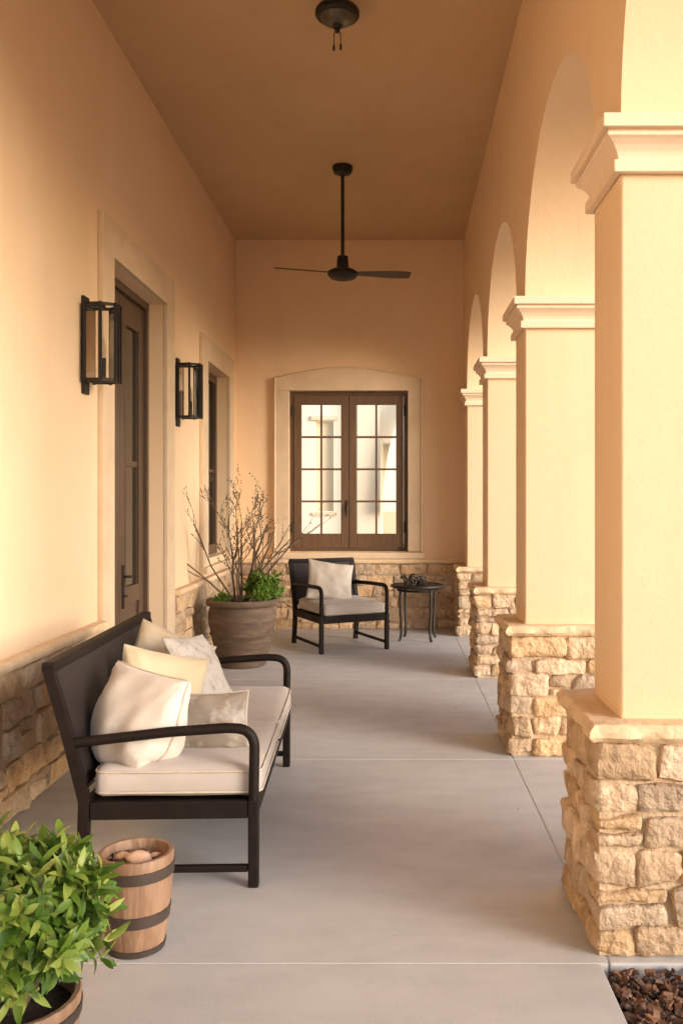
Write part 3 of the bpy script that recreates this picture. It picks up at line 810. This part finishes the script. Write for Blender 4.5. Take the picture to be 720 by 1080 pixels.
# bench: front faces +X.  local X -> world +Y ... rotate +90deg : local -Y -> +X
bx_, by_ = -.523, 4.005
bench = thing('porch_bench', 'dark brown metal framed loveseat bench with oatmeal cushions against the left wall', 'bench', (bx_, by_, 0), R(90+2.0))
seat_set(bench, 1.475, .61, .125, .80, .315, .115, 2, .575, .525, r=.019)
# armchair
ac = thing('armchair', 'dark framed armchair with pale seat cushion under the casement window', 'chair', (-.335, 8.34, 0), R(26))
seat_set(ac, .66, .70, .13, .80, .34, .11, 1, .60, .575, r=.019)

# pillows
def pillow(name, loc, w, h, t, rot, m, label, parent=None, pm=None, seed=1, group=None, pinch=.07, sag=.0, cord=.0045):
    bm = bmesh.new(); n = 26
    grid = {}
    S = [-math.cos(PI*i/n) for i in range(n+1)]
    def prof(u, v):
        x = w/2*u*(1-pinch*(1-v*v)); z = h/2*v*(1-pinch*(1-u*u))
        if sag and v < .5:
            q = (.5-v)/1.5; x *= 1 + sag*.5*math.sin(PI*q); c_ = sag*2.2*q*q*abs(u)**3; x *= 1-c_; z *= 1-c_*1.1
        k = max(0, (1-u*u))**.5 * max(0, (1-v*v))**.5
        T = t/2*k**.68
        return x, z, T
    for sd in (0,1):
        for i in range(n+1):
            for j in range(n+1):
                edge = i in (0,n) or j in (0,n)
                if sd == 1 and edge: grid[(1,i,j)] = grid[(0,i,j)]; continue
                x, z, T = prof(S[i], S[j]); y = (-T if sd == 0 else T)
                p = Vector((x,y,z)); e = 1-abs(S[i])**4; f = 1-abs(S[j])**4
                wr = .022*noise.noise(Vector((x*9+seed*3, sd*4, z*6+seed))) + .009*noise.noise(Vector((x*18, sd*4+seed, z*14)))
                # radial creases from the corners
                rr = math.hypot(abs(S[i])-1, abs(S[j])-1); aa = math.atan2(1-abs(S[j]), 1-abs(S[i])+1e-6)
                wr += .010*math.sin(aa*13+seed)*math.exp(-rr*2.2)
                if not edge: p.y += wr*min(1, T/(t*.12)) * (1 if sd else -1)
                grid[(sd,i,j)] = bm.verts.new(p)
    for sd in (0,1):
        for i in range(n):
            for j in range(n):
                q = [grid[(sd,i,j)], grid[(sd,i+1,j)], grid[(sd,i+1,j+1)], grid[(sd,i,j+1)]]
                if len(set(q)) == 4: 
                    try: bm.faces.new(q)
                    except ValueError: pass
    # slump: lower half widens
    for v in bm.verts: v.co.y *= 1 + .18*(-v.co.z/(h/2)); 
    o = obj(name, bm, m, None, smooth=2)
    o.location = loc; o.rotation_euler = rot
    tag(o, label, 'pillow', group)
    pts = []
    K = 16
    for (a, b) in (((-1,-1),(1,-1)),((1,-1),(1,1)),((1,1),(-1,1)),((-1,1),(-1,-1))):
        for k in range(K):
            u = a[0]+(b[0]-a[0])*k/K; v = a[1]+(b[1]-a[1])*k/K
            x, z, T = prof(u, v); pts.append((x, .002*math.sin(k*1.7), z))
    bm = bmesh.new(); tube(bm, pts, cord, 6, closed=True)
    obj('piping', bm, pm or M['piping'], o, smooth=2)
    return o
G = 'scatter pillows on the bench'
def rot(yaw, lean, roll): # roll in plane, lean back, yaw about z
    return (Matrix.Rotation(R(yaw),4,'Z') @ Matrix.Rotation(R(lean),4,'X') @ Matrix.Rotation(R(roll),4,'Y')).to_euler()
pillow('pillow', (-.965,3.455,.553), .43, .39, .25, rot(-36,-16,4), M['white_fabric'], 'big plump ivory pillow with a raised seam, nearest on the bench', seed=2, group=G, pinch=.05, sag=.16, cord=.0055)
pillow('pillow', (-.985,3.84,.575), .37, .36, .17, rot(26,-14,14), M['yellow_fabric'], 'straw yellow pillow right behind the big ivory one', seed=4, group=G)
pillow('pillow', (-1.07,4.28,.60), .37, .36, .14, rot(20,-14,24), M['tan_fabric'], 'sandy tan pillow leaning on the backrest behind the yellow one', seed=5, group=G)
pillow('pillow', (-.885,4.16,.605), .34, .37, .13, rot(74,-30,6), M['pattern_white'], 'white pillow with grey floral edge, farthest along the bench', seed=8, group=G)
pillow('lumbar_pillow', (-.705,3.55,.525), .29, .235, .11, rot(2,-12,-2), M['pattern_grey'], 'small taupe oblong pillow with silvery pattern lying in front of the other pillows', seed=9, group=G)
pillow('pillow', (-.585,8.68,.62), .45, .39, .15, rot(22,-20,10), M['white_fabric'], 'ivory pillow resting on the armchair', seed=12)

# ------------------------------------------------------------------ side table and ornament
st = thing('side_table', 'small round dark metal side table beside the armchair', 'table', (.27, 9.05, 0))
bm = bmesh.new(); lathe(bm, [(0,.525),(.235,.525),(.262,.53),(.272,.542),(.268,.556),(.250,.560),(.244,.552),(0,.552)], 44); obj('tabletop', bm, M['metal'], st, smooth=True)
bm = bmesh.new(); tube(bm, [(.20*math.cos(2*PI*k/36), .20*math.sin(2*PI*k/36), .505) for k in range(36)], .012, 8, closed=True); obj('ring', bm, M['metal'], st, smooth=True)
for k in range(4):
    a = R(35+90*k); c, s = math.cos(a), math.sin(a)
    pr = [(.212,.52),(.216,.42),(.212,.30),(.203,.18),(.202,.09),(.212,.03),(.228,.009)]
    pts = []
    for i in range(len(pr)-1):
        for t in (0,.5): pts.append(((pr[i][0]*(1-t)+pr[i+1][0]*t)*c, (pr[i][0]*(1-t)+pr[i+1][0]*t)*s, pr[i][1]*(1-t)+pr[i+1][1]*t))
    pts.append((pr[-1][0]*c, pr[-1][0]*s, pr[-1][1]))
    bm = bmesh.new(); tube(bm, pts, .0135, 8); obj('leg', bm, M['metal'], st, smooth=True)
bm = bmesh.new(); rn = random.Random(4)
for cx, cy, cz, r_ in ((-.09,0,.055,.05),(.0,.02,.06,.055),(.085,-.01,.05,.045),(-.02,-.06,.04,.038),(.05,.07,.04,.038)):
    for q in range(4):
        e = Euler((rn.uniform(0,3),rn.uniform(0,3),rn.uniform(0,3))).to_matrix()
        pts = [Vector((cx,cy,cz)) + e @ Vector((r_*math.cos(2*PI*k/18)*.95, r_*math.sin(2*PI*k/18)*.95, .01*math.sin(6*PI*k/18))) for k in range(18)]
        for p in pts: p.z = max(p.z, .008)
        tube(bm, pts, .008, 6, closed=True)
o = obj('ornament', bm, mat('dark_vine', (.07,.05,.035), (.04,.028,.02), 30, .6), None, smooth=2, loc=(.235, 9.03, .553))
tag(o, 'dark twisted vine ornament lying on the round side table', 'ornament')

# ------------------------------------------------------------------ pots and plants
def leaf(bm, base, d, nrm, L_, W_, curl=.25, segs=4):
    d = d.normalized(); side = d.cross(nrm)
    if side.length < 1e-3: side = Vector((1,0,0))
    side.normalize(); nrm = side.cross(d).normalized(); prev = None
    for i in range(segs+1):
        t = i/segs; w = W_/2*math.sin(PI*min(1, t*.93+.07))**.8 if i < segs else 0
        c = base + d*L_*t + nrm*(-curl*L_*t*t)
        if i == segs:
            tip = bm.verts.new(c)
            bm.faces.new((prev[0], prev[1], tip)); bm.faces.new((prev[1], prev[2], tip))
        else:
            q = [bm.verts.new(c + side*w + nrm*w*.35), bm.verts.new(c), bm.verts.new(c - side*w + nrm*w*.35)]
            if prev:
                bm.faces.new((prev[0],prev[1],q[1],q[0])); bm.faces.new((prev[1],prev[2],q[2],q[1]))
            prev = q

# far planter
pl = thing('clay_planter', 'large weathered brown clay planter with ridges in the far left corner', 'planter', (-1.262, 7.66, 0))
prof = [(0,.001),(.195,.001),(.205,.02),(.222,.10),(.252,.22),(.262,.262),(.270,.268),(.272,.285),(.266,.292),(.282,.36),(.288,.41),(.284,.46),(.274,.495),(.272,.505),(.292,.515),(.303,.530),(.305,.552),(.297,.566),(.280,.568),(.268,.556),(.262,.50),(0,.49)]
bm = bmesh.new(); lathe(bm, prof, 56); o = obj('pot', bm, M['terracotta'], pl, smooth=True)
bm = bmesh.new(); lathe(bm, [(.262,.515),(.15,.522),(0,.526)], 24); obj('soil', bm, M['soil'], pl, smooth=True)
# bare branches
rn = random.Random(14); bm = bmesh.new(); buds = []
def branch(p, d, L_, r_, depth):
    pts = [p]; n = 6; rs = [r_]
    for i in range(n):
        d = (d + Vector((rn.uniform(-.2,.2), rn.uniform(-.2,.2), rn.uniform(-.06,.12)))).normalized()
        p = p + d*(L_/n); pts.append(p); rs.append(r_*(1-.6*(i+1)/n))
        if depth < 3 and i >= 1 and rn.random() < (.66 if depth < 2 else .42):
            sd = (d + Vector((rn.uniform(-.9,.9), rn.uniform(-.9,.9), rn.uniform(-.1,.35)))*.8).normalized()
            branch(p, sd, L_*rn.uniform(.35,.6), rs[-1]*.7, depth+1)
        if depth >= 1: buds.append((p, d))
    tube(bm, pts, rs, 5)
for k in range(9):
    a = rn.uniform(0,6.28); sp = rn.uniform(.05,.32)
    branch(Vector((-1.29+.07*math.cos(a), 7.62+.07*math.sin(a), .51)), Vector((math.cos(a)*sp, math.sin(a)*sp*.7, 1)), rn.uniform(.52,.80), rn.uniform(.008,.013), 0)
for dx_, dz_ in ((-.62,.55),(.62,.6),(.45,.8),(-.4,.9)):
    branch(Vector((-1.29+dx_*.1, 7.6, .55)), Vector((dx_,rn.uniform(-.3,.1),dz_)), .72, .010, 1)
for p, d in buds:
    if rn.random() < .6:
        s = rn.uniform(.0035,.007); q = p+Vector((rn.uniform(-1,1),rn.uniform(-1,1),rn.uniform(-1,1)))*.006
        bmesh.ops.create_icosphere(bm, subdivisions=1, radius=s, matrix=Matrix.Translation(q))
bmesh.ops.translate(bm, verts=bm.verts, vec=-Vector((-1.29,7.62,.51)))
tag(obj('bare_shrub', bm, M['twig'], None, smooth=2, loc=(-1.29,7.62,.51)), 'bare budding branches rising from the large clay planter', 'shrub')
def bush(name, center, rad, n, L_, W_, m, rn, label, cat, stems=0, root=None, upb=.3, inner=.45, squash=1.0, curl=.25, clumps=0):
    root = thing(name, label, cat, root or center)
    bm = bmesh.new(); c = Vector(center)
    CL = []
    for k in range(clumps):
        z = rn.uniform(-.35,1); a = rn.uniform(0,6.283); q = math.sqrt(max(0,1-z*z))
        CL.append(Vector((q*math.cos(a), q*math.sin(a), z)))
    per = 7
    for i in range(n//per):
        z = rn.uniform(-.55,1); a = rn.uniform(0,6.283); q = math.sqrt(max(0,1-z*z)); u = Vector((q*math.cos(a), q*math.sin(a), z))
        k = (rn.uniform(inner,1)**.6) * (.80 + .5*noise.noise(u*2.6 + Vector((rn.random()*.2,5,5))))
        tip = c + Vector((u.x*rad, u.y*rad, u.z*rad*squash))*k
        ax = (u + Vector((0,0,upb)) + Vector((rn.uniform(-.3,.3),rn.uniform(-.3,.3),rn.uniform(-.2,.3)))).normalized()
        s1 = ax.orthogonal().normalized(); s2 = ax.cross(s1)
        a0 = rn.uniform(0,6.28)
        for j in range(per):
            t = j/per; aa = a0 + j*2.4; sp = 1.25 - .95*t
            d = ax*(1-.25*sp) + (s1*math.cos(aa)+s2*math.sin(aa))*sp
            L2 = L_*rn.uniform(.55,1.22)*(1-.35*t)
            leaf(bm, tip + ax*(t-.5)*L_*.9, d, ax, L2, W_*rn.uniform(.8,1.15)*(1-.3*t), curl*rn.uniform(.3,1.6))
    bmesh.ops.translate(bm, verts=bm.verts, vec=-root.location)
    obj('foliage', bm, m, root, smooth=2)
    bm = bmesh.new()
    for k in range(stems):
        a = rn.uniform(0,6.28); b = Vector(root.location) + Vector((math.cos(a),math.sin(a),0))*rad*.12
        e = c + Vector((math.cos(a)*rad*rn.uniform(.2,.75), math.sin(a)*rad*rn.uniform(.2,.75), rn.uniform(-.1,.7)*rad))
        m_ = (b+e)/2 + Vector((rn.uniform(-.02,.02),)*3)
        tube(bm, [b, m_, e], [.005,.004,.002], 5)
    bmesh.ops.translate(bm, verts=bm.verts, vec=-root.location)
    obj('stems', bm, M['twig'], root)
    return root
bush('boxwood', (-1.075, 7.57, .655), .19, 2600, .036, .018, M['leaf_dark'], random.Random(3), 'small dense green shrub at the right side of the clay planter', 'plant', 14, (-1.10,7.60,.515), inner=.2)
bush('boxwood', (-1.42, 7.56, .57), .085, 280, .030, .015, M['leaf_dark'], random.Random(8), 'low sparse green sprigs at the left rim of the clay planter', 'plant', 8, (-1.42,7.56,.515), inner=.2)

# small barrel
def barrel(loc, r_t, r_b, H, label, name='barrel_pot', staves=18):
    t = thing(name, label, 'planter', loc)
    rad = lambda z: r_b + (r_t-r_b)*(1-(1-z/H)**1.7)
    bm = bmesh.new(); n = staves*6
    def ring(rf, z):
        return [bm.verts.new(((rf - (.0018 if k % 6 == 0 else 0))*math.cos(2*PI*k/n), (rf - (.0018 if k % 6 == 0 else 0))*math.sin(2*PI*k/n), z)) for k in range(n)]
    zs = [0.001] + [H*i/10 for i in range(1,10)] + [H-.004, H]
    rs = [ring(rad(z), z) for z in zs[:-1]] + [ring(rad(H)-.003, H)]
    rs += [ring(rad(H)-.014, H), ring(rad(H)-.017, H-.004), ring(rad(H*.7)-.017, H*.66)]
    for A, B in zip(rs, rs[1:]):
        for k in range(n): bm.faces.new((A[k],A[(k+1)%n],B[(k+1)%n],B[k]))
    bm.faces.new(rs[0])
    obj('staves', bm, M['barrel'], t, smooth=True)
    for za, zb_ in ((.0,.022*H/.3),(.31*H,.44*H),(.77*H,.89*H)):
        bm = bmesh.new()
        lathe(bm, [(rad(za)-.001,za+.001),(rad(za)+.0035,za+.002),(rad((za+zb_)/2)+.0035,(za+zb_)/2),(rad(zb_)+.0035,zb_-.001),(rad(zb_)-.001,zb_)], 64)
        if za == 0: pass
        obj('hoop', bm, M['hoop'], t, smooth=True)
    bm = bmesh.new(); lathe(bm, [(rad(H*.7)-.015,H*.84),(r_t*.4,H*.87),(0,H*.86)], 30)
    for v in bm.verts: v.co.z += .006*noise.noise(v.co*40)
    obj('soil', bm, M['soil'], t, smooth=True)
    return t
barrel((-.80, 2.83, 0), .116, .086, .30, 'small wooden barrel pot with dark hoops and pebbles beside the bench front leg')
rn = random.Random(9)
for i, (x, y, r_, lb) in enumerate(((.012,-.012,.036,'largest rounded pinkish tan pebble in the small barrel pot'),(-.045,.02,.022,'medium tan pebble at the left of the small barrel pot'),(.052,.035,.017,'small tan pebble at the back right of the barrel pot'))):
    bm = bmesh.new(); bmesh.ops.create_icosphere(bm, subdivisions=3, radius=r_)
    for v in bm.verts: v.co = Vector((v.co.x*1.15, v.co.y*.9, v.co.z*.62)) * (1+.16*noise.noise(v.co*30+Vector((i*9,0,0))))
    tag(obj('pebble', bm, M['pebble'], None, smooth=2, loc=(-.80+x, 2.83+y, .262+r_*.5)), lb, 'pebble', 'pebbles in the small barrel pot')
bm = bmesh.new()
for i in range(160):
    a = rn.uniform(0,6.28); q = .088*math.sqrt(rn.random())
    chip(bm, (-.80+q*math.cos(a), 2.83+q*math.sin(a), .266+.008*rn.random()), rn.uniform(.010,.022), rn)
tag(obj('bark_chips', bm, M['chips']), 'dark bark chips filling the small barrel pot', 'mulch', kind='stuff')

# foreground pot and plant
barrel((-.885, 2.12, 0), .150, .115, .235, 'wooden tub at the bottom left corner holding the bushy green plant', 'wooden_tub', 22)
bush('green_plant', (-.905, 2.15, .390), .228, 4400, .080, .025, M['leaf'], random.Random(31), 'bushy bright green leafy plant at the bottom left corner', 'plant', 40, (-.89,2.12,.205), inner=.35, squash=.92, curl=.3)

# ------------------------------------------------------------------ neighbouring house seen through the casement
nh = thing('neighbour_house', 'pale house across the yard, seen through the casement window', 'house', (0,17,0))
bm = wall_holes([-12, 9], [-.1, 6.2], 0, .4, [(-.15, 3.2, -.1, 2.5), (-1.42,-1.08,1.2,2.9)], 'X')
obj('wall', bm, M['far_wall'], nh)
bm = bmesh.new()   # arched porch front, pink side and white arch
box(bm, -.62, -.20, -.25, -.001, -.1, 5.2); obj('pier', bm, M['far_pink'], nh)
pts = []
for i in range(19):
    a = PI - PI/2*i/18; pts.append((1.0+1.15*math.cos(a), 1.2+2.6*math.sin(a)))
for i in range(19):
    a = PI/2 + PI/2*i/18; pts.append((1.0+.85*math.cos(a), 1.2+2.15*math.sin(a)))
bm = bmesh.new(); extrude_poly(bm, pts, -.5, -.26); obj('arch_moulding', bm, M['far_white'], nh)
bm = bmesh.new(); box(bm, -1.46, -1.04, .12, .18, 1.1, 3.0); box(bm, -1.50,-1.0,-.05,-.001,2.92,3.0); box(bm, -1.48,-1.02,-.04,-.001,1.12,1.18); obj('window', bm, M['far_tan'], nh)
bm = bmesh.new(); box(bm, -.19, 3.3, .9, 1.0, -.1, 3.2); obj('porch_back', bm, M['far_tan'], nh)
bm = bmesh.new(); box(bm, -12.4, 9.4, -.7, 6, 6.2, 6.45); obj('roof', bm, M['far_tan'], nh)
for i, (x, lb) in enumerate(((-.28,'left one of two small green shrubs outside the casement window'),(.30,'right one of two small green shrubs outside the casement window'))):
    bush('yard_shrub', (x*1.0-.12, 15.6, .35), .34, 600, .12, .06, M['leaf_dark'], random.Random(60+i), lb, 'shrub', 6, (x-.12,15.6,-.1))

# ------------------------------------------------------------------ light, sky
scene = bpy.context.scene
w = bpy.data.worlds.new('World'); scene.world = w; w.use_nodes = True
N, L = w.node_tree.nodes, w.node_tree.links
bg = N['Background']
sky = N.new('ShaderNodeTexSky'); sky.sky_type = 'NISHITA'; sky.sun_disc = False
ELEV = R(15); AZ = Vector((.84, -.54, 0)).normalized()   # towards the sun
sky.sun_elevation = ELEV; sky.sun_rotation = math.atan2(AZ.x, AZ.y)
sky.dust_density = 1.2; sky.air_density = 1.0; sky.ozone_density = 1.0
hs = N.new('ShaderNodeHueSaturation'); hs.inputs['Saturation'].default_value = .95
L.new(sky.outputs[0], hs.inputs['Color']); L.new(hs.outputs[0], bg.inputs['Color'])
bg.inputs['Strength'].default_value = .15
sl = bpy.data.lights.new('sun', 'SUN'); sl.energy = 1.35; sl.angle = R(28); sl.color = (1,.94,.93)
so = bpy.data.objects.new('sun', sl); C.objects.link(so)
d = -(AZ*math.cos(ELEV) + Vector((0,0,math.sin(ELEV))))
so.rotation_euler = d.to_track_quat('-Z', 'Y').to_euler(); so.location = (3,-5,6)

cam = bpy.data.cameras.new('camera'); co = bpy.data.objects.new('camera', cam); C.objects.link(co)
co.location = (0,0,1.4); co.rotation_euler = (R(90),0,0)
cam.sensor_fit = 'HORIZONTAL'; cam.sensor_width = 36; cam.lens = 47.5
cam.shift_x = -.0722; cam.shift_y = -.0167; cam.clip_end = 2000; cam.clip_start = .05
scene.camera = co
scene.render.engine = 'CYCLES'
scene.cycles.max_bounces = 10; scene.cycles.diffuse_bounces = 6; scene.cycles.transparent_max_bounces = 12
vs_ = scene.view_settings
vs_.view_transform = 'Standard'; vs_.look = 'None'; vs_.exposure = 1.27; vs_.gamma = 1
